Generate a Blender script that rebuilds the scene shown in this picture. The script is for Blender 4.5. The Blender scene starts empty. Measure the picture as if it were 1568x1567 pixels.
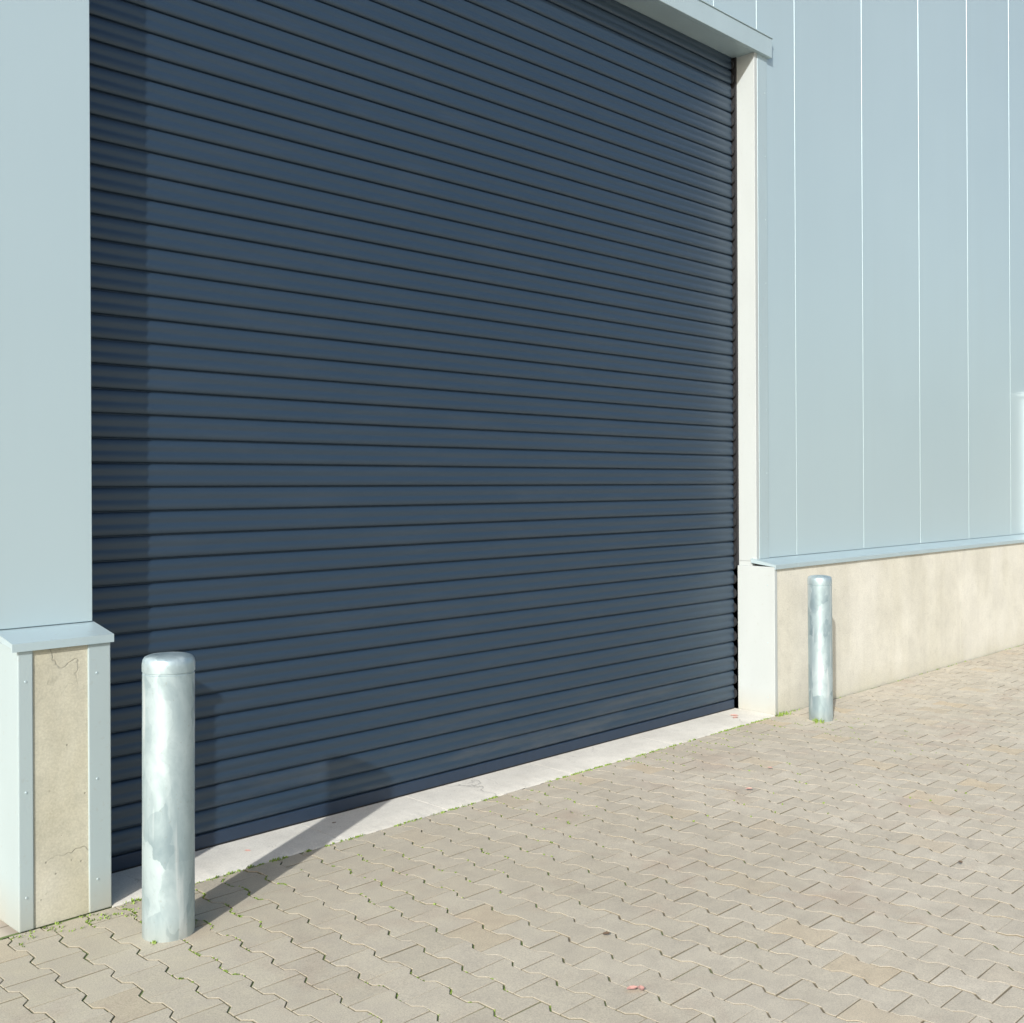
import bpy, math, random
import numpy as np
from mathutils import Vector, Matrix, noise
random.seed(7); rng=np.random.default_rng(7)
S=bpy.context.scene
C=S.collection

# ---------------------------------------------------------------- node helpers
class NT:
    def __init__(s,name):
        s.m=bpy.data.materials.new(name); s.m.use_nodes=True
        s.t=s.m.node_tree; s.n=s.t.nodes; s.l=s.t.links
        s.b=s.n['Principled BSDF']
        s.co=s.n.new('ShaderNodeTexCoord').outputs['Object']
    def set(s,k,v):
        if hasattr(v,'is_linked') : s.l.new(v,s.b.inputs[k])
        else: s.b.inputs[k].default_value=v
    def mapping(s,scale=(1,1,1),loc=(0,0,0),src=None):
        m=s.n.new('ShaderNodeMapping'); m.inputs['Scale'].default_value=scale; m.inputs['Location'].default_value=loc
        s.l.new(src or s.co,m.inputs['Vector']); return m.outputs[0]
    def noise(s,scale,detail=4,rough=.55,vec=None,dist=0):
        n=s.n.new('ShaderNodeTexNoise'); n.inputs['Scale'].default_value=scale
        n.inputs['Detail'].default_value=detail; n.inputs['Roughness'].default_value=rough
        n.inputs['Distortion'].default_value=dist
        s.l.new(vec or s.co,n.inputs['Vector']); return n.outputs['Fac']
    def voro(s,scale,feature='F1',vec=None,out='Distance'):
        n=s.n.new('ShaderNodeTexVoronoi'); n.feature=feature; n.inputs['Scale'].default_value=scale
        s.l.new(vec or s.co,n.inputs['Vector']); return n.outputs[out]
    def ramp(s,f,stops):
        r=s.n.new('ShaderNodeValToRGB'); e=r.color_ramp.elements
        while len(e)<len(stops): e.new(.5)
        for i,(p,c) in enumerate(stops):
            e[i].position=p
            e[i].color=(c,c,c,1) if isinstance(c,(int,float)) else (c[0],c[1],c[2],1)
        s.l.new(f,r.inputs['Fac']); return r.outputs['Color']
    def mix(s,f,a,b,mode='MIX'):
        m=s.n.new('ShaderNodeMix'); m.data_type='RGBA'; m.blend_type=mode
        for idx,v in ((0,f),(6,a),(7,b)):
            sock=m.inputs[idx]
            if hasattr(v,'is_linked'): s.l.new(v,sock)
            elif isinstance(v,(int,float)): sock.default_value=(v if idx==0 else (v,v,v,1))
            else: sock.default_value=(v[0],v[1],v[2],1)
        return m.outputs[2]
    def math(s,op,a,b=0.0,clamp=False):
        m=s.n.new('ShaderNodeMath'); m.operation=op; m.use_clamp=clamp
        for idx,v in ((0,a),(1,b)):
            sock=m.inputs[idx]
            if hasattr(v,'is_linked'): s.l.new(v,sock)
            else: sock.default_value=v
        return m.outputs[0]
    def bump(s,h,strength=.3,dist=.002):
        b=s.n.new('ShaderNodeBump'); b.inputs['Strength'].default_value=strength; b.inputs['Distance'].default_value=dist
        s.l.new(h,b.inputs['Height'])
        s.l.new(b.outputs[0],s.b.inputs['Normal']); return b.outputs[0]
    def sep(s,i,src=None):
        n=s.n.new('ShaderNodeSeparateXYZ'); s.l.new(src or s.co,n.inputs[0]); return n.outputs[i]
    def near(s,p,r0,r1,v0):
        dv=s.n.new('ShaderNodeVectorMath'); dv.operation='DISTANCE'; dv.inputs[1].default_value=p; s.l.new(s.co,dv.inputs[0])
        mr=s.n.new('ShaderNodeMapRange'); mr.inputs[1].default_value=r0; mr.inputs[2].default_value=r1; mr.inputs[3].default_value=v0; mr.inputs[4].default_value=0
        s.l.new(dv.outputs['Value'],mr.inputs[0]); return mr.outputs[0]

def mat_cladding():
    k=NT('cladding_paint')
    big=k.noise(.6,2)
    col=k.mix(big,(.43,.555,.605),(.48,.61,.655))
    sp=k.ramp(k.noise(2.0,3,.6,vec=k.mapping((3,1,.25))),[(.5,0.0),(.8,1.0)])
    col=k.mix(k.math('MULTIPLY',sp,.05),col,(.38,.44,.44))
    k.set('Base Color',col); k.set('Metallic',.30); k.set('Roughness',.36)
    k.bump(k.noise(1.3,1),.10,.02)
    return k.m
def mat_trim(name,c,rough=.45,metal=.0):
    k=NT(name)
    n=k.noise(3,3,.6,vec=k.mapping((1,1,.4)))
    spots=k.ramp(k.noise(45,2,.6),[(.64,0.0),(.72,1.0)])
    col=k.mix(n,tuple(v*.90 for v in c),tuple(min(1,v*1.07) for v in c))
    col=k.mix(k.math('MULTIPLY',spots,.18),col,(.32,.31,.27))
    z=k.sep(2); low=k.ramp(z,[(.0,1.0),(.18,0.0)])
    col=k.mix(k.math('MULTIPLY',low,n),col,(.38,.35,.27))
    k.set('Base Color',col); k.set('Roughness',rough); k.set('Metallic',metal)
    return k.m
def mat_concrete(name,base,stain,plinth=True,dirt=.30,crack=1.0):
    k=NT(name)
    a=k.noise(2.2,5,.65); b=k.noise(14,4,.6); f=k.noise(120,3,.7)
    col=k.mix(k.ramp(a,[(.3,0.0),(.7,1.0)]),tuple(v*.86 for v in base),tuple(min(1,v*1.08) for v in base))
    st=k.ramp(k.noise(1.4,4,.7,vec=k.mapping((1,1,.5),(3,1,2)),dist=.4),[(.48,0.0),(.66,1.0)])
    col=k.mix(k.math('MULTIPLY',st,dirt),col,stain)
    col=k.mix(k.math('MULTIPLY',k.ramp(b,[(.48,0.0),(.72,1.0)]),dirt*.9),col,tuple(v*.68 for v in base))
    if plinth:
        low=k.ramp(k.sep(2),[(.0,1.0),(.18,0.0)])
        col=k.mix(k.math('MULTIPLY',low,k.ramp(a,[(.35,.1),(.65,.55)])),col,(.40,.385,.28))
        run=k.ramp(k.noise(3,3,.6,vec=k.mapping((3,3,.2),(1,8,1))),[(.52,0.0),(.75,1.0)])
        col=k.mix(k.math('MULTIPLY',run,dirt*.7),col,tuple(v*.65 for v in base))
        pale=k.ramp(k.noise(1.1,3,.6,vec=k.mapping((1,1,.7),(9,2,4))),[(.5,0.0),(.62,1.0)])
        col=k.mix(k.math('MULTIPLY',pale,.22),col,(.78,.78,.74))
    holes=k.ramp(k.voro(28),[(.07,1.0),(.12,0.0)])
    hm=k.math('MULTIPLY',holes,k.ramp(k.noise(7,1),[(.52,0.0),(.6,1.0)]))
    col=k.mix(k.math('MULTIPLY',hm,.6),col,tuple(v*.4 for v in base))
    col=k.mix(1.0,col,k.ramp(f,[(.3,.86),(.7,1.09)]),'MULTIPLY')
    h=k.math('SUBTRACT',k.math('MULTIPLY',f,.4),k.math('MULTIPLY',hm,1.5))
    h=k.math('ADD',h,k.math('MULTIPLY',b,.7))
    vv=k.n.new('ShaderNodeVectorMath'); vv.operation='ADD'
    nn=k.n.new('ShaderNodeTexNoise'); nn.inputs['Scale'].default_value=5; nn.inputs['Detail'].default_value=4
    k.l.new(k.co,nn.inputs['Vector'])
    sc=k.n.new('ShaderNodeVectorMath'); sc.operation='SCALE'; sc.inputs['Scale'].default_value=.35
    k.l.new(nn.outputs['Color'],sc.inputs[0]); k.l.new(k.co,vv.inputs[0]); k.l.new(sc.outputs[0],vv.inputs[1])
    cr=k.ramp(k.voro(1.5,'DISTANCE_TO_EDGE',vec=vv.outputs[0]),[(.002,1.0),(.007,0.0)])
    cr=k.math('MULTIPLY',cr,k.ramp(k.noise(1.1,1,vec=k.mapping((1,1,1),(5,5,5))),[(.46,0.0),(.54,1.0)]))
    cr=k.math('MULTIPLY',cr,crack)
    col=k.mix(k.math('MULTIPLY',cr,.55),col,tuple(v*.35 for v in base))
    h=k.math('SUBTRACT',h,cr)
    k.set('Base Color',col); k.set('Roughness',.9)
    k.bump(h,.5,.003)
    return k.m
def mat_shutter():
    k=NT('shutter_paint')
    n=k.noise(1.2,3,.6,vec=k.mapping((.5,1,1)))
    col=k.mix(n,(.013,.028,.050),(.017,.035,.060))
    dust=k.ramp(k.noise(5,4,.65,vec=k.mapping((.35,1,2))),[(.5,0.0),(.8,1.0)])
    col=k.mix(k.math('MULTIPLY',dust,.04),col,(.2,.2,.18))
    low=k.ramp(k.sep(2),[(.02,1.0),(.4,0.0)])
    col=k.mix(k.math('MULTIPLY',low,k.math('MULTIPLY',dust,.22)),col,(.24,.22,.18))
    k.set('Base Color',col); k.set('Roughness',.45); k.set('Specular IOR Level',1.0); k.set('Specular Tint',(.72,.87,1,1))
    return k.m
def mat_galv():
    k=NT('galvanised_steel')
    v=k.n.new('ShaderNodeVectorMath'); v.operation='ADD'
    nn=k.n.new('ShaderNodeTexNoise'); nn.inputs['Scale'].default_value=9; nn.inputs['Detail'].default_value=4
    k.l.new(k.co,nn.inputs['Vector'])
    sc=k.n.new('ShaderNodeVectorMath'); sc.operation='SCALE'; sc.inputs['Scale'].default_value=.12
    k.l.new(nn.outputs['Color'],sc.inputs[0]); k.l.new(k.co,v.inputs[0]); k.l.new(sc.outputs[0],v.inputs[1])
    mp=k.mapping((1,1,.35),src=v.outputs[0])
    cells=k.voro(14,vec=mp,out='Color')
    g=k.n.new('ShaderNodeRGBToBW'); k.l.new(cells,g.inputs[0])
    blot=k.noise(7,5,.7,vec=k.mapping((1,1,.45)),dist=.8)
    m=k.math('ADD',k.math('MULTIPLY',g.outputs[0],.35),k.math('MULTIPLY',blot,.65))
    col=k.ramp(m,[(.3,(.27,.37,.42)),(.47,(.38,.49,.53)),(.62,(.50,.61,.64))])
    drip=k.ramp(k.noise(9,3,.6,vec=k.mapping((1.6,1.6,.14),(2,4,1))),[(.60,0.0),(.66,1.0)])
    col=k.mix(k.math('MULTIPLY',drip,.6),col,(.70,.77,.79))
    speck=k.ramp(k.noise(70,2,.6),[(.66,0.0),(.72,1.0)])
    col=k.mix(k.math('MULTIPLY',speck,.3),col,(.30,.30,.27))
    low=k.ramp(k.sep(2),[(.0,1.0),(.08,0.0)])
    col=k.mix(k.math('MULTIPLY',low,.3),col,(.42,.40,.33))
    k.set('Base Color',col); k.set('Metallic',.55)
    k.set('Roughness',k.ramp(m,[(.3,.30),(.65,.50)]))
    k.bump(k.math('ADD',blot,k.math('MULTIPLY',drip,.4)),.25,.004)
    return k.m
def mat_paver():
    k=NT('paver_concrete')
    a=k.n.new('ShaderNodeAttribute'); a.attribute_name='pv'
    s=k.n.new('ShaderNodeSeparateColor'); k.l.new(a.outputs['Color'],s.inputs[0])
    r,g,b=s.outputs
    col=k.mix(r,(.50,.46,.375),(.565,.525,.435))
    col=k.mix(k.math('MULTIPLY',k.ramp(g,[(.93,0.0),(1.0,1.0)]),.55),col,(.60,.47,.29))
    col=k.mix(k.math('MULTIPLY',k.ramp(b,[(.8,0.0),(1.0,1.0)]),.30),col,(.46,.42,.36))
    big=k.noise(.55,3,.6)
    col=k.mix(k.math('MULTIPLY',k.ramp(big,[(.42,0.0),(.68,1.0)]),.45),col,(.42,.38,.30))
    st=k.ramp(k.noise(1.9,3,.7,vec=k.mapping((1,1,1),(7,3,0)),dist=.5),[(.54,0.0),(.74,1.0)])
    col=k.mix(k.math('MULTIPLY',st,.5),col,(.42,.32,.25))
    blk=k.ramp(k.noise(6.5,3,.6,vec=k.mapping((1,1,1),(17,9,0))),[(.74,0.0),(.80,1.0)])
    col=k.mix(k.math('MULTIPLY',blk,.4),col,(.20,.185,.16))
    mid=k.noise(9,4,.7)
    col=k.mix(k.math('MULTIPLY',k.near((1.2,3.6,0),.2,3.4,.5),k.ramp(mid,[(.35,.4),(.65,1.0)])),col,(.36,.34,.235))
    sp=k.noise(230,2,.8)
    col=k.mix(1.0,col,k.ramp(sp,[(.3,.74),(.5,1.0),(.72,1.2)]),'MULTIPLY')
    col=k.mix(1.0,col,k.ramp(mid,[(.3,.86),(.7,1.08)]),'MULTIPLY')
    # soil-dark block sides; shade put into the colour to subdue sunlit joint faces
    edge=k.math('SUBTRACT',1.0,a.outputs['Alpha'])
    col=k.mix(k.math('MULTIPLY',edge,.8),col,(.15,.13,.085))
    k.set('Base Color',col); k.set('Roughness',.88)
    k.bump(sp,.3,.002)
    return k.m
def mat_joint():
    k=NT('joint_sand')
    n=k.noise(2.2,4,.7); y=k.sep(1)
    yy=k.n.new('ShaderNodeMapRange'); yy.inputs[1].default_value=1.0; yy.inputs[2].default_value=4.0
    yy.inputs[3].default_value=-.10; yy.inputs[4].default_value=.08; k.l.new(y,yy.inputs[0])
    t=k.math('ADD',n,yy.outputs[0]); t=k.math('ADD',t,k.near((1.6,3.3,0),.3,2.2,.22))
    f=k.ramp(t,[(.5,0.0),(.60,1.0)])
    col=k.mix(k.noise(40,2),(.13,.11,.075),(.22,.19,.13))
    col=k.mix(k.math('MULTIPLY',f,.85),col,(.12,.19,.05))
    k.set('Base Color',col); k.set('Roughness',1.0)
    return k.m
def mat_ground():
    k=NT('far_paving')
    br=k.n.new('ShaderNodeTexBrick'); br.inputs['Scale'].default_value=1; br.inputs['Brick Width'].default_value=.2
    br.inputs['Row Height'].default_value=.14; br.inputs['Mortar Size'].default_value=.005
    br.inputs['Color1'].default_value=(.50,.46,.38,1); br.inputs['Color2'].default_value=(.56,.515,.43,1); br.inputs['Mortar'].default_value=(.25,.22,.16,1)
    k.l.new(k.co,br.inputs['Vector'])
    col=k.mix(k.math('MULTIPLY',k.noise(.3,3),.4),br.outputs['Color'],(.44,.39,.31))
    k.set('Base Color',col); k.set('Roughness',.9); return k.m
def mat_plain(name,c,rough=.7,metal=0.0):
    k=NT(name); n=k.noise(20,2)
    k.set('Base Color',k.mix(n,tuple(v*.8 for v in c),tuple(v*1.15 for v in c))); k.set('Roughness',rough); k.set('Metallic',metal); return k.m

M=dict(clad=mat_cladding(), flash=mat_trim('flashing_paint',(.43,.545,.585),.42,.25),
 jamb=mat_trim('jamb_paint',(.425,.47,.475),.55,.0), post=mat_trim('corner_post_paint',(.385,.475,.495),.45,.1),
 conc=mat_concrete('plinth_concrete',(.65,.64,.56),(.50,.48,.38),crack=.15),
 pier=mat_concrete('pier_concrete',(.54,.53,.43),(.40,.37,.26),dirt=.5),
 thr=mat_concrete('threshold_concrete',(.68,.67,.61),(.5,.48,.42),False),
 shut=mat_shutter(), galv=mat_galv(), pav=mat_paver(), joint=mat_joint(), ground=mat_ground(),
 dark=mat_plain('guide_rubber',(.012,.013,.016),.6), leaf=mat_plain('weed_green',(.22,.33,.06),.7),
 glass=mat_plain('window_glass',(.03,.04,.05),.08), white=mat_trim('window_frame_paint',(.70,.73,.73),.4),
 dleaf=mat_plain('dead_leaf',(.60,.34,.29),.8), dleaf2=mat_plain('dead_leaf_brown',(.16,.11,.07),.8), rail=mat_plain('bottom_rail',(.018,.035,.065),.5))

def mkobj(name,verts,faces,mat,parent=None,smooth=False,sharp=None):
    me=bpy.data.meshes.new(name); me.from_pydata([tuple(v) for v in verts],[],faces); me.update()
    me.materials.append(mat); o=bpy.data.objects.new(name,me); C.objects.link(o)
    if smooth:
        me.polygons.foreach_set('use_smooth',[True]*len(me.polygons))
        if sharp: me.set_sharp_from_angle(angle=math.radians(sharp))
    if parent: o.parent=parent
    return o
def box(name,x0,x1,y0,y1,z0,z1,mat,parent=None,bev=0.0):
    v=[(x,y,z) for x in (x0,x1) for y in (y0,y1) for z in (z0,z1)]
    f=[(0,1,3,2),(4,6,7,5),(0,4,5,1),(2,3,7,6),(0,2,6,4),(1,5,7,3)]
    o=mkobj(name,v,f,mat,parent)
    if bev:
        m=o.modifiers.new('b','BEVEL'); m.width=bev; m.segments=2; m.limit_method='ANGLE'
    return o
def empty(name):
    e=bpy.data.objects.new(name,None); C.objects.link(e); return e

# ---------------------------------------------------------------- geometry constants (metres; x along facade, y into building)
YP=4.04; YC=4.19; YD=4.362; YB=4.60
XL0,XL,XR=1.56,1.905,6.675
ZP=1.03; ZH=4.635; HT=9.0; XE=30.0; BACK=24.0
B=empty('warehouse_building')
box('wall_core_side',XL0+.02,XL0+.3,YB+.02,BACK,0,HT-.02,M['conc'],B)
box('wall_core_rear',XL0+.3,XE,BACK-.3,BACK,0,HT-.02,M['conc'],B)
box('roof',XL0-.05,XE,YC-.03,BACK+.05,HT,HT+.12,M['flash'],B,.01)
box('plinth_pier',XL0+.004,XL-.004,YP,YB,0,ZP-.004,M['pier'],B)
box('pier_corner_post',XL0-.002,1.612,YP-.006,YP+.20,0,ZP-.002,M['post'],B,.004)
box('pier_jamb_post',1.817,XL,YP-.006,YB,0,ZP-.002,M['post'],B,.004)
box('plinth_side',XL0+.004,XL0+.2,YB,BACK,0,ZP-.004,M['conc'],B)
xs=[XR+.03,9.80,13.4,17.0,20.6,24.2,27.4,XE]
for i in range(len(xs)-1):
    box('plinth_panel_%d'%i,xs[i],xs[i+1]-.002,YP,YB,-.05,ZP-.004,M['conc'],B)
box('jamb_lower',XR-.004,XR+.032,YP-.006,YB,0,ZP-.002,M['jamb'],B,.004)
def sill(name,x0,x1):
    yo=YP-.018
    pr=[(yo,ZP-.018),(yo,ZP+.012),(YC+.03,ZP+.05),(YC+.03,ZP+.02),(yo+.008,ZP-.003),(yo+.008,ZP-.018)]
    v=[(x,y,z) for x in (x0,x1) for y,z in pr]; n=len(pr)
    f=[tuple(range(n))[::-1],tuple(range(n,2*n))]+[(i,(i+1)%n,n+(i+1)%n,n+i) for i in range(n)]
    return mkobj(name,v,f,M['flash'],B)
sill('sill_left',XL0-.026,XL+.008); 
sill('sill_right',XR-.008,XE)
box('sill_side',XL0-.026,XL0+.1,YC+.031,BACK,ZP,ZP+.048,M['flash'],B)
def panel(name,x0,x1,z0,z1):
    o=box(name,x0+.0014,x1-.0014,YC,YC+.10,z0,z1,M['clad'],B,.0022); return o
ZB=ZP+.048
seams=[7.24+1.045*i for i in range(0,22)]
panel('cladding_panel_left',XL0-.022,XL+.0015,ZB,HT)
allx=[XR+.05]+seams
for i in range(len(allx)-1):
    x0,x1=allx[i],allx[i+1]
    if x1>11.7 and x0<13.2:
        panel('cladding_panel_upper_%d'%i,x0,x1,2.52,HT)
        continue
    panel('cladding_panel_%d'%i,x0,x1,ZB,HT)
panel('cladding_window_side',allx[5],11.87,ZB,2.52)
panel('cladding_window_side_b',13.0,allx[7],ZB,2.52)
overx=[XL+.0,2.015,3.06,4.105,5.15,6.195,XR+.05]
for i in range(len(overx)-1): panel('cladding_over_door_%d'%i,overx[i],overx[i+1],ZH+.02,HT)
box('backing_wall_right',XR+.25,XE,YC+.11,YB,ZP,HT-.02,M['dark'],B)
box('backing_wall_over',XL0+.1,XR+.25,YC+.11,YB,ZH+.1,HT-.02,M['dark'],B)
box('cladding_side',XL0-.020,XL0+.1,YC+.102,BACK,ZB,HT,M['clad'],B)
box('jamb_upper_reveal',XR+.012,XR+.05,YC-.004,YB,ZP+.03,ZH+.01,M['jamb'],B,.003)
box('jamb_upper_sole',XR+.013,XR+.05,YC+.0305,YB,ZP-.0015,ZP+.0295,M['jamb'],B)
box('jamb_upper_face',XR+.0505,XR+.175,YC-.006,YC-.0005,ZP+.045,ZH+.01,M['flash'],B,.002)
box('jamb_left_reveal',XL-.03,XL,YC+.003+.1,YB,ZP+.0,ZH+.01,M['jamb'],B)
box('head_flashing',XL-.16,XR+.20,YC-.035,YC-.0005,ZH,ZH+.135,M['flash'],B,.003)
box('head_soffit',XL-.02,XR+.04,YC+.0,YB,ZH+.0005,ZH+.0185,M['flash'],B)
box('head_drip',XL-.16,XR+.205,YC-.042,YC-.001,ZH+.1355,ZH+.143,M['flash'],B,.002)
# pop rivets along the flashings and sills
rv=[];rf=[]
def rivet(p,nrm,r=.005):
    n_=Vector(nrm); t=n_.orthogonal().normalized(); b=n_.cross(t); o0=len(rv); N=8
    for rr,h in ((r,0),(r*.75,.0018)):
        for q in range(N):
            a=2*math.pi*q/N; rv.append(Vector(p)+t*rr*math.cos(a)+b*rr*math.sin(a)+n_*h)
    for q in range(N): rf.append((o0+q,o0+(q+1)%N,o0+N+(q+1)%N,o0+N+q))
    rf.append(tuple(o0+N+q for q in range(N)))
z=ZP+.2
while z<ZH: rivet((XR+.15,YC-.0061,z),(0,-1,0)); z+=.45
for zz in (.12,.5,.9): rivet((1.585,YP-.0061,zz),(0,-1,0)); rivet((1.85,YP-.0061,zz),(0,-1,0)); rivet((XR-.0041,YP+.05,zz),(-1,0,0))
x=XR+.3
while x<20: rivet((x,YP-.0181,ZP-.002),(0,-1,0),.004); x+=.52
mkobj('rivets',rv,rf,M['flash'],B,True,40)

# ---------------------------------------------------------------- shutter slats (double-ridged profile)
P=.1015
prof=[(0.0,.000),(.02,-.006),(.045,-.0062),(.06,.001),(.08,.0050),(.12,.0084),(.17,.0108),(.24,.0122),(.31,.0122),(.38,.0110),(.44,.0090),(.49,.0074),(.53,.0068),(.58,.0074),(.65,.0090),(.73,.0102),(.80,.0100),(.87,.0084),(.93,.0060),(.97,.0035),(.99,.001)]
x0,x1=XL-.06,XR-.026; NX=48
verts=[];faces=[]
nsl=int((ZH+.1-.07)/P)+1
for s in range(nsl):
    zb=.075+s*P
    base=len(verts); off=random.uniform(-.0006,.0006)
    np_=len(prof)
    for i in range(NX+1):
        x=x0+(x1-x0)*i/NX
        xe= x if i<NX else x1+random.uniform(-.003,.004)
        w=.0012*noise.noise(Vector((x*.9,s*.37,1.3)))+.0006*noise.noise(Vector((x*3,s*.9,5)))
        for t,o in prof:
            verts.append((xe,YD-o-off-w-.003,zb+t*P+.0005*noise.noise(Vector((x*.7,s*.8,9)))))
    for i in range(NX):
        for j in range(np_-1):
            a=base+i*np_+j; faces.append((a,a+np_,a+np_+1,a+1))
    a=base+NX*np_; bk=len(verts)
    for t,o in prof: verts.append((x1,YD+.012,zb+t*P))
    for j in range(np_-1): faces.append((a+j,bk+j,bk+j+1,a+j+1))
    if s<nsl-1:
        for i in range(NX):
            a=base+i*np_+np_-1; b2=base+(NX+1)*np_+np_+i*np_
            faces.append((a,a+np_,b2+np_,b2))
door=mkobj('roller_shutter_slats',verts,faces,M['shut'],B,True,50)
box('shutter_backing',XL-.06,XR-.032,YD+.0135,YD+.03,.02,ZH+.3,M['dark'],B)
box('shutter_bottom_rail',XL-.03,XR-.028,YD-.014,YD+.012,.018,.076,M['rail'],B,.004)
box('shutter_bottom_seal',XL-.03,XR-.030,YD-.010,YD+.010,-.004,.0175,M['dark'],B)
box('guide_back',XR-.034,XR+.012,YD+.035,YD+.06,0,ZH+.1,M['dark'],B)
box('guide_channel',XR-.004,XR+.0115,YD-.034,YD+.034,0.0,ZH+.0,M['dark'],B,.002)
cv=[];cf=[]
for s in range(nsl):
    zb=.075+s*P; o0=len(cv); ns=10
    for x in (XR-.026,XR-.012):
        for q in range(ns):
            a=2*math.pi*q/ns
            cv.append((x,YD-.006+.023*math.cos(a),zb+.42*P+.036*math.sin(a)))
    cf+=[(o0+q,o0+(q+1)%ns,o0+ns+(q+1)%ns,o0+ns+q) for q in range(ns)]
    cf+=[tuple(o0+q for q in range(ns))[::-1],tuple(o0+ns+q for q in range(ns))]
mkobj('slat_end_locks',cv,cf,M['dark'],B)

def slab(name,xa,xb):
    n=60; v=[];f=[]
    for i in range(n+1):
        x=xa+(xb-xa)*i/n
        e=.008*noise.noise(Vector((x*6,2,3)))+.006*noise.noise(Vector((x*25,2,3)))
        for (y,z) in ((YP-.012+e,-.04),(YP-.010+e,-.001),(YP+.004+e,.006),(YP+.2,.009),(YD+.1,.012)):
            v.append((x,y,z))
    for i in range(n):
        for j in range(4):
            a=i*5+j; f.append((a,a+5,a+6,a+1))
    f.append(tuple(range(5))); f.append(tuple(range(n*5,n*5+5))[::-1])
    return mkobj(name,v,f,M['thr'],thr,True,30)
thr=empty('concrete_threshold')
cuts=[XL-.0,2.98,3.62,4.55,5.5,XR-.006]
for i in range(len(cuts)-1): slab('slab_%d'%i,cuts[i]+.0015,cuts[i+1]-.0015)

W=empty('window'); W.parent=B
wx0,wx1,wz0,wz1=11.87,13.02,ZP+.055,2.5
box('frame_left',wx0,wx0+.07,YC-.07,YC+.12,wz0,wz1-.001,M['white'],W,.004)
box('frame_right',wx1-.07,wx1,YC-.07,YC+.12,wz0,wz1-.001,M['white'],W,.004)
box('frame_bottom',wx0+.071,wx1-.071,YC-.06,YC+.12,wz0,wz0+.07,M['white'],W,.004)
box('frame_top',wx0+.071,wx1-.071,YC-.06,YC+.12,wz1-.08,wz1-.002,M['white'],W,.004)
box('frame_cap',wx0-.04,wx1+.04,YC-.10,YC-.001,wz1,wz1+.045,M['white'],W,.003)
box('mullion',12.40,12.46,YC-.02,YC+.1,wz0+.071,wz1-.081,M['white'],W,.003)
box('glass',wx0+.07,wx1-.07,YC+.05,YC+.06,wz0+.07,wz1-.08,M['glass'],W)

# ---------------------------------------------------------------- bollards
def bollard(x,y,r,h,rot):
    pr=[(r*1.0,-.05),(r*1.0,.02),(r*.998,.3),(r,.6),(r,h-.085),(r*1.0,h-.066),(r*.975,h-.064),(r*.975,h-.060),(r*1.012,h-.058),(r*1.015,h-.045),(r*1.012,h-.030),(r*.985,h-.016),(r*.92,h-.007),(r*.80,h-.002),(r*.5,h+.002),(r*.2,h+.003)]
    n=64; v=[];f=[]
    for R,z in pr:
        for i in range(n):
            a=2*math.pi*i/n; v.append((R*math.cos(a),R*math.sin(a),z))
    for j in range(len(pr)-1):
        for i in range(n):
            f.append((j*n+i,j*n+(i+1)%n,(j+1)*n+(i+1)%n,(j+1)*n+i))
    f.append(tuple(range((len(pr)-1)*n,len(pr)*n)))
    o=mkobj('bollard',v,f,M['galv'],None,True,40); o.location=(x,y,0); o.rotation_euler=(math.radians(random.uniform(-.3,.3)),math.radians(.25),rot); return o
bollard(1.936,3.654,.091,1.0,.4)
bollard(6.779,3.746,.080,.978,2.1)

# ---------------------------------------------------------------- paving: double-T interlocking blocks, one mesh
L=.20; Wd=.14; A=.0125
longp=[(0.0,-A),(.036,-A),(.062,A),(.138,A),(.164,-A)]
def cur(x):
    x=x%L; P_=longp+[(L,-A)]
    for (a,b),(c,d) in zip(P_[:-1],P_[1:]):
        if a<=x<=c: return b+(d-b)*(x-a)/(c-a)
    return -A
def outline():
    pts=[(px,py) for px,py in longp]+[(L,-A)]
    pts.append((L,Wd+A))
    top=[(px,Wd-py) for px,py in longp[1:]]
    pts+=sorted(top,reverse=True)
    pts.append((0,Wd+A))
    return pts
out=np.array(outline())
def inset(P_,d):
    n=len(P_); R=[]
    for i in range(n):
        a=P_[i-1]; b=P_[i]; c=P_[(i+1)%n]
        e1=(b-a)/np.linalg.norm(b-a); e2=(c-b)/np.linalg.norm(c-b)
        n1=np.array((-e1[1],e1[0])); n2=np.array((-e2[1],e2[0]))
        m=(n1+n2); den=max(.35,1+n1@n2); R.append(b+m*d/den)
    return np.array(R)
o1=inset(out,.0019); o15=inset(out,.0024); o2=inset(out,.0038)
def sw(a): return a[::-1,::-1]
o1,o15,o2=sw(o1),sw(o15),sw(o2)
n=len(out)
ring=[np.c_[o1,np.full(n,-.02)],np.c_[o1,np.full(n,-.0028)],np.c_[o15,np.full(n,-.0009)],np.c_[o2,np.zeros(n)]]
alpha=np.concatenate([np.zeros(n),np.zeros(n),np.full(n,.55),np.ones(n)])
bv=np.concatenate(ring); cen=o2.mean(0)
bf=[]
for k in range(3):
    for i in range(n): bf.append((k*n+i,k*n+(i+1)%n,(k+1)*n+(i+1)%n,(k+1)*n+i))
topf=tuple(range(3*n,4*n))
PX0,PX1,PY0,PY1=-2.0,17.0,-2.0,YP-.012
allv=[];allf=[];cols=[]; cnt=0
ncol=int((PX1-PX0)/Wd); nrow=int((PY1-PY0)/L)+2
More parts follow.
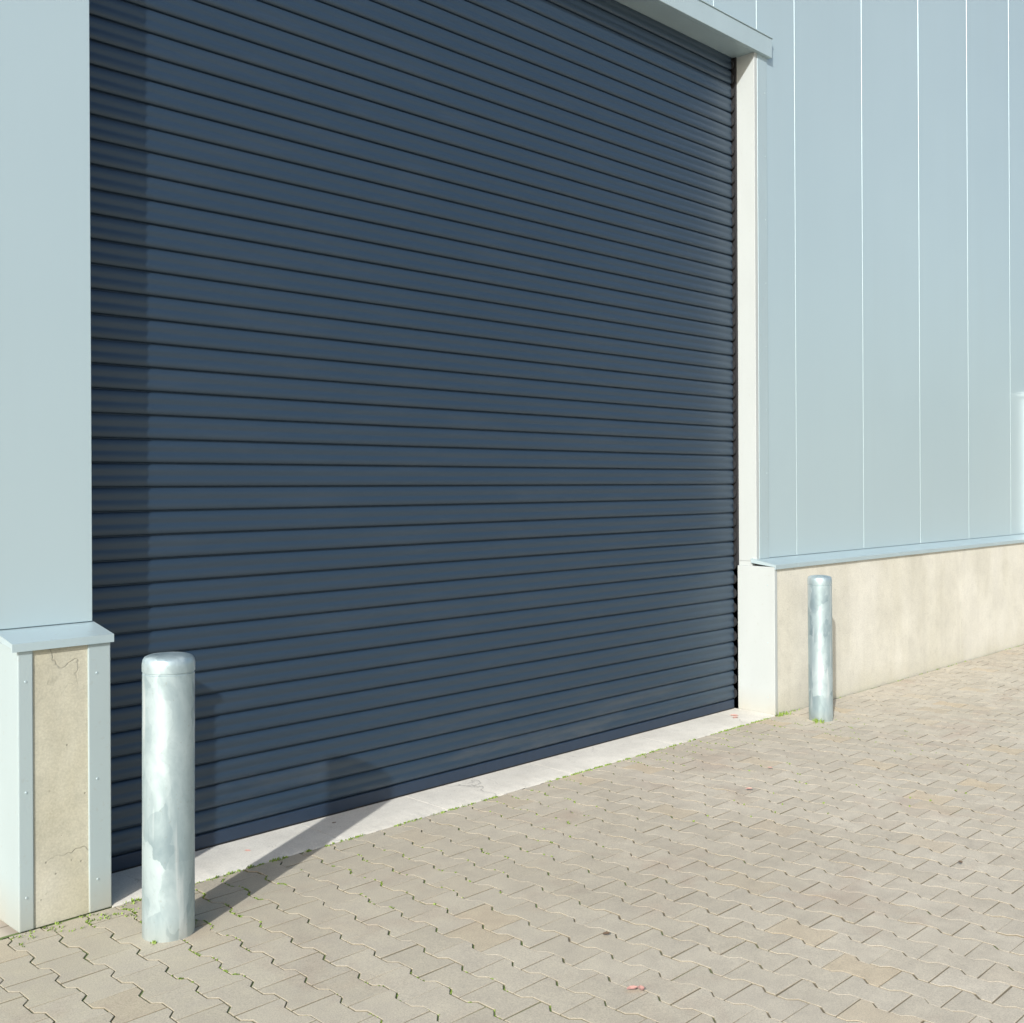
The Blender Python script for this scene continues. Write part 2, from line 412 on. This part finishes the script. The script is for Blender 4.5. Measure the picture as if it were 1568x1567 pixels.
for c in range(ncol):
    xb=PX0+c*Wd
    for r in range(nrow):
        yb=PY1-(r+1)*L+(c%2)*L/2
        v=bv.copy()
        ang=rng.normal(0,.006); ca,sa=math.cos(ang),math.sin(ang)
        q=v[:,:2]-cen; v[:,0]=q[:,0]*ca-q[:,1]*sa+cen[0]; v[:,1]=q[:,0]*sa+q[:,1]*ca+cen[1]
        tx,ty=rng.normal(0,.006,2); v[:,2]+=rng.normal(0,.0005)+(v[:,0]-cen[0])*tx+(v[:,1]-cen[1])*ty
        v[:,0]+=xb+rng.normal(0,.0007); v[:,1]+=yb+rng.normal(0,.0007)
        v[:,1]=np.minimum(v[:,1],PY1)
        allv.append(v); allf+= [tuple(cnt+i for i in f) for f in bf]; allf.append(tuple(cnt+i for i in topf))
        cr=rng.random(3); cc=np.tile(np.r_[cr,1],(len(v),1)); cc[:,3]=alpha; cols.append(cc); cnt+=len(v)
V=np.concatenate(allv)
V[:,2]+=.006*np.sin(V[:,0]*.9+.5)*np.sin(V[:,1]*.8)*np.clip((3.9-V[:,1])/1.0,0,1)
V[:,0]+=.010*np.sin(V[:,1]*1.7+V[:,0]*.4)+.004*np.sin(V[:,1]*4.1+1)
me=bpy.data.meshes.new('block_paving'); me.from_pydata(V.tolist(),[],allf); me.materials.append(M['pav'])
at=me.color_attributes.new('pv','FLOAT_COLOR','POINT'); at.data.foreach_set('color',np.concatenate(cols).astype(np.float32).ravel())
pv=bpy.data.objects.new('block_paving',me); C.objects.link(pv)
jv=[];jf=[];jnx,jny=76,24
for i in range(jnx+1):
    for j in range(jny+1):
        x=PX0+(PX1-PX0)*i/jnx; y=PY0+(PY1+.03-PY0)*j/jny
        jv.append((x,y,-.0048+.006*math.sin(x*.9+.5)*math.sin(y*.8)*min(max(3.9-y,0),1)))
for i in range(jnx):
    for j in range(jny):
        a=i*(jny+1)+j; jf.append((a,a+jny+1,a+jny+2,a+1))
js=mkobj('joint_sand',jv,jf,M['joint'],pv)
g=mkobj('ground',[(-600,-600,-.025),(600,-600,-.025),(600,600,-.025),(-600,600,-.025)],[(0,1,2,3)],M['ground'])

# ---------------------------------------------------------------- weeds
wv=[];wf=[]
def tuft(x,y,nb,h,sp):
    for _ in range(nb):
        a=random.uniform(0,6.28); d=abs(random.gauss(0,sp)); bx=x+d*math.cos(a); by=min(y+.5*d*math.sin(a),YP-.008)
        a2=random.uniform(0,6.28); hh=h*random.uniform(.4,1.1); w=random.uniform(.0012,.003)
        lx,ly=math.cos(a2)*hh*random.uniform(.2,.9),math.sin(a2)*hh*.6-.002; px,py=-math.sin(a2)*w,math.cos(a2)*w
        b=len(wv)
        wv.extend([(bx-px,by-py,-.004),(bx+px,by+py,-.004),(bx+lx*.4+px*1.3,by+ly*.4+py*1.3,hh*.6),(bx+lx*.4-px*1.3,by+ly*.4-py*1.3,hh*.6),(bx+lx,by+ly,hh)])
        wf.extend([(b,b+1,b+2,b+3),(b+3,b+2,b+4)])
for i in range(170):
    x=random.uniform(1.95,6.6)
    if noise.noise(Vector((x*2.3,1,0)))>-.12: tuft(x,YP-.018,random.randint(5,14),.009,.012)
for x in (1.98,2.05,2.2,2.34,2.5,2.62): tuft(x,YP-.02,18,.014,.022)
for i in range(36): tuft(random.uniform(1.5,1.95),random.uniform(3.9,4.02),4,.008,.012)
tuft(6.70,YP-.03,30,.03,.025); tuft(6.78,YP-.03,30,.022,.03); tuft(6.9,YP-.02,12,.015,.03)
tuft(6.68,3.72,40,.03,.025); tuft(6.69,3.69,16,.025,.03); tuft(1.86,3.60,20,.012,.015); tuft(2.03,3.66,16,.012,.015)
for i in range(90):
    x=random.uniform(6.8,14); 
    if noise.noise(Vector((x*1.3,8,0)))>0: tuft(x,YP-.016,4,.009,.015)
for i in range(8000):
    c=random.randint(int((.4-PX0)/Wd),int((7.0-PX0)/Wd)); yy=random.uniform(2.2,4.0)
    xx=PX0+c*Wd
    if random.random()>math.exp(-(4.0-yy)*(1.1 if xx<2.6 else 1.9))*(1.0 if xx<2.6 else .35): continue
    x=xx+cur(yy-(PY1-30*L+(c%2)*L/2)); x+=.010*math.sin(yy*1.7+x*.4)+.004*math.sin(yy*4.1+1)
    if noise.noise(Vector((x*1.6,yy*1.6,3)))<.0: continue
    tuft(x,yy,6,.0042,.003)
mkobj('weeds',wv,wf,M['leaf'])
def leafobj(x,y,s,rot):
    pts=[(0,-.5),(.22,-.3),(.34,0),(.2,.32),(0,.55),(-.22,.28),(-.3,-.05),(-.2,-.3)]
    v=[];
    for a,b in pts:
        X=a*math.cos(rot)-b*math.sin(rot); Y=a*math.sin(rot)+b*math.cos(rot)
        v.append((x+X*s,y+Y*s,.009+.25*s*abs(a)+.1*s*abs(b)))
    v.append((x,y,.008))
    return v,[(i,(i+1)%8,8) for i in range(8)]
LV=[];LF=[];LM=[]
def addleaf(x,y,s,mi):
    v,f=leafobj(x,y,s,random.uniform(0,6)); b=len(LV); LV.extend(v); LF.extend([tuple(b+i for i in q) for q in f]); LM.extend([mi]*len(f))
addleaf(2.73,2.17,.042,0); addleaf(2.75,2.15,.035,0); addleaf(6.45,4.22,.06,0); addleaf(6.4,4.18,.05,0); addleaf(3.0,2.50,.034,1); addleaf(4.95,3.15,.04,0); addleaf(5.4,3.3,.03,0);addleaf(4.6,1.9,.03,1); addleaf(2.6,4.2,.03,0); addleaf(3.1,4.25,.025,1)
lo=mkobj('fallen_leaves',LV,LF,M['dleaf']); lo.data.materials.append(M['dleaf2']); lo.data.polygons.foreach_set('material_index',LM)

# ---------------------------------------------------------------- light
sd=Vector((1.40,.70,-.79)).normalized()
sl=bpy.data.lights.new('sun','SUN'); sl.energy=4.7; sl.angle=math.radians(.8); sl.color=(1,.972,.93)
so=bpy.data.objects.new('sun',sl); C.objects.link(so); so.rotation_euler=sd.to_track_quat('-Z','Y').to_euler()
w=bpy.data.worlds.new('World'); S.world=w; w.use_nodes=True
sk=w.node_tree.nodes.new('ShaderNodeTexSky'); sk.sky_type='NISHITA'; sk.sun_disc=False
sk.sun_elevation=math.asin(-sd.z); sk.sun_rotation=math.atan2(-sd.x,-sd.y)%(2*math.pi); sk.air_density=1.0; sk.dust_density=2.8
bg=w.node_tree.nodes['Background']; bg.inputs[1].default_value=.15
w.node_tree.links.new(sk.outputs[0],bg.inputs[0])
S.view_settings.view_transform='Standard'; S.view_settings.look='None'; S.view_settings.exposure=0

# ---------------------------------------------------------------- camera
cd=bpy.data.cameras.new('camera'); cam=bpy.data.objects.new('camera',cd); C.objects.link(cam)
cd.sensor_width=36; cd.lens=1680/1568*36; cd.shift_y=-39.5/1568; cd.clip_end=2000
R=Matrix.Rotation(-math.atan2(.712,.702),4,'Z')@Matrix.Rotation(math.radians(90),4,'X')@Matrix.Rotation(-.005,4,'Z')
cam.matrix_world=Matrix.Translation((0,0,1.6))@R
S.camera=cam
